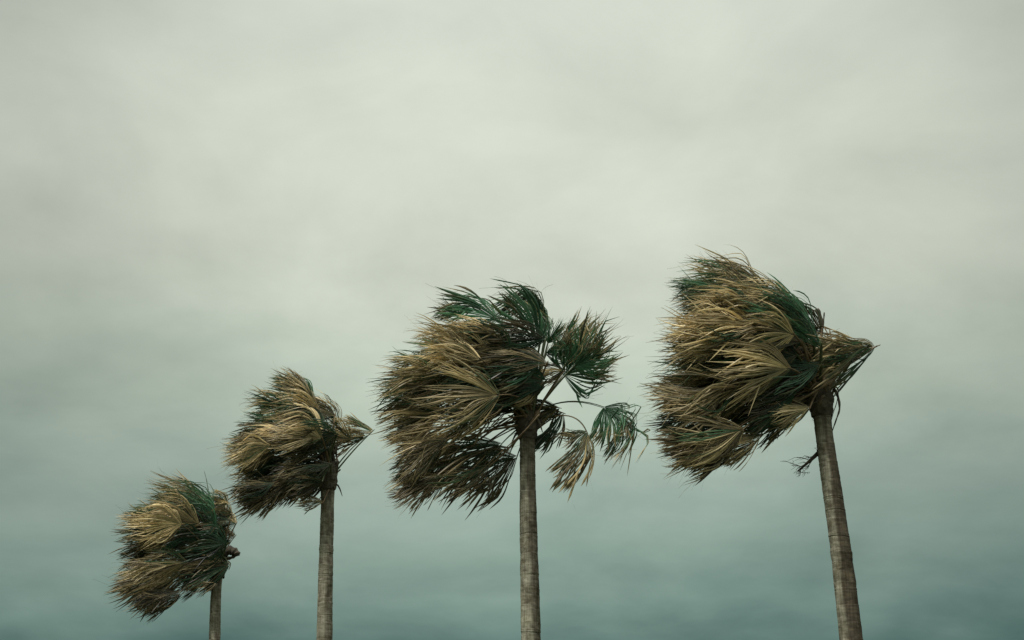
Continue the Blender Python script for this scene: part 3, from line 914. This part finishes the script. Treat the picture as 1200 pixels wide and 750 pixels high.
L(345, 508, 0.2, 172, 200, 50, 75, 0.3, tip=0.5, roll=25)
L(352, 528, 0.1, 190, 207, 48, 92, 0.60, tip=0.2, roll=-25, tone=.8)
L(362, 532, 0.4, 192, 205, 50, 95, 0.4, tip=0.3, roll=25, tone=.7)
L(375, 520, 0.4, 185, 200, 60, 80, 0.4, tip=0.3, roll=25, tone=.7)
L(355, 550, -0.2, 197, 203, 28, 90, 0.72, tip=0.15, roll=25, tone=.75)
L(362, 556, 0.2, 198, 207, 34, 92, 0.55, tip=0.2, roll=-25, tone=.6)
L(372, 560, 0.0, 203, 207, 36, 95, 0.6, tip=0.2, roll=25, tone=.6)
L(375, 552, 0.4, 200, 208, 45, 80, 0.45, tip=0.2, roll=25, tone=.55)
L(374, 565, -0.2, 205, 210, 36, 85, 0.65, tip=0.2, roll=-25, tone=.6)
L(379, 588, -0.3, 184, 190, 38, 34, 0.85, tip=0.1, roll=25, root=(386, 572, -.1), tone=.75, wide=.05)
L(437, 505, 0.0, 172, 168, 55, 46, 0.70, tip=0.25, roll=25, bend=1.0, bend_end=.45, start=-.05, wide=.06, root=(388, 560, 0), via=(412, 528), sr=.020, stalk=GREEN_STALK, label="straw leaf held out to the right on a bare stalk")
L(428, 512, 0.2, 178, 186, 50, 50, 0.65, tip=0.25, roll=-25, bend=1.0, bend_end=.4, start=-.05, wide=.06, root=(388, 556, 0), via=(406, 528), sr=.017, stalk=GREEN_STALK)
L(412, 515, -0.1, 150, 180, 50, 45, 0.78, tip=0.2, roll=-25, bend=.6)
p.heart(-0.15, 0.85, 0.175)
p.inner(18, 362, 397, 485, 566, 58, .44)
p.boots(22, 1.15, 0.18)
p.strap([(390, 560), (395, 554), (399, 550)], 2.6, "petiole_stub", DRY_STALK, dy=0, flat=.7, taper=.9)
p.strap([(392, 552), (394, 565), (391, 575)], 3, "dead_sheath", DEAD, dy=-.05)

# ------------------------------------------------------------------ palm 1: farthest, left
p = Palm("smallest and lowest palm at the left end of the row, its short trunk just showing",
         38.0, 1, [(255, 668), (254, 682), (253, 700), (252.3, 720), (251.8, 740), (251.5, 750)],
         (0.130, 0.160, 2.4), (258, 648), stain=0.5, stain_dir=-0.5, stain_w=.9)
L = p.leaf
L(252, 622, -0.2, 112, 182, 22, 122, 0.03, tip=0.6, roll=25, bend=.95, label="green frond arching over the top")
L(255, 628, -0.45, 112, 165, 15, 78, 0.02, tip=0.35, roll=20, bend=.75, wide=.10, n=30, kink=0, root=(257, 648, -.3), label="green frond arching over the top")
L(255, 612, 0.3, 118, 178, 26, 105, 0.4, tip=0.45, roll=-25, bend=.95)
L(238, 592, 0.1, 145, 182, 42, 68, 0.68, tip=0.2, roll=25)
L(232, 588, 0.4, 160, 190, 45, 62, 0.15, tip=0.5, roll=-25)
L(226, 590, 0.2, 180, 196, 45, 58, 0.03, tip=0.35, roll=20)
L(245, 612, -0.3, 150, 188, 40, 75, 0.7, tip=0.2, roll=20)
L(244, 618, -0.7, 162, 188, 48, 105, 0.85, tip=0.1, roll=-25, tone=1.05)
L(235, 610, -0.4, 168, 188, 50, 98, 0.78, tip=0.15, roll=25, tone=1.05)
L(228, 606, 0.2, 172, 190, 50, 88, 0.25, tip=0.5, roll=25)
L(235, 625, 0.0, 178, 196, 50, 98, 0.6, tip=0.2, roll=-25, tone=.8)
L(230, 632, 0.4, 185, 200, 50, 88, 0.2, tip=0.4, roll=25, tone=.75)
L(240, 640, 0.3, 185, 200, 55, 85, 0.4, tip=0.3, roll=25, tone=.65)
L(228, 654, -0.6, 182, 204, 48, 92, 0.82, tip=0.1, roll=-25, tone=.95)
L(222, 662, -0.1, 192, 208, 45, 92, 0.72, tip=0.15, roll=25, tone=.75)
L(238, 664, 0.2, 196, 211, 42, 112, 0.6, tip=0.2, roll=-25, tone=.65)
L(243, 668, 0.0, 203, 210, 36, 110, 0.65, tip=0.15, roll=25, tone=.6)
L(240, 675, -0.2, 205, 209, 32, 88, 0.65, tip=0.15, roll=-25, tone=.6)
L(277, 613, 0.0, 165, 215, 65, 34, 0.75, tip=0.1, tone=.8, roll=25, bend=.7, root=(260, 650, 0), wide=.06)
L(267, 590, 0.1, 150, 210, 60, 34, 0.78, tip=0.15, roll=-25, bend=.7, root=(259, 645, 0), wide=.05)
L(272, 602, -0.2, 160, 212, 60, 34, 0.78, tip=0.1, tone=.8, roll=-25, bend=.7, root=(260, 650, 0), wide=.06)
L(276, 628, 0.2, 175, 215, 60, 38, 0.7, tip=0.15, roll=25, bend=.7, root=(260, 652, 0), tone=.8, wide=.06)
L(263, 600, 0.3, 130, 190, 50, 30, 0.7, tip=0.2, roll=25, bend=.7)
p.heart(-0.2, 1.0, 0.19)
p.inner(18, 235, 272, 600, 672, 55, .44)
p.boots(22, 1.2, 0.2)
p.strap([(244, 575), (242, 563), (239, 551)], 1.2, "spear_leaf", GREEN_STALK, dy=0, flat=.4, taper=.15)
p.strap([(262, 648), (270, 645), (276, 648), (277, 651)], 14, "dead_sheath", DEAD, dy=-.1, taper=.7, flat=.8)
p.strap([(262, 655), (270, 660), (268, 668)], 4, "dead_sheath", DEAD, dy=-.1)
p.strap([(262, 655), (269, 654), (275, 652), (277, 649)], 12, "dead_sheath", DEAD, dy=-.05)
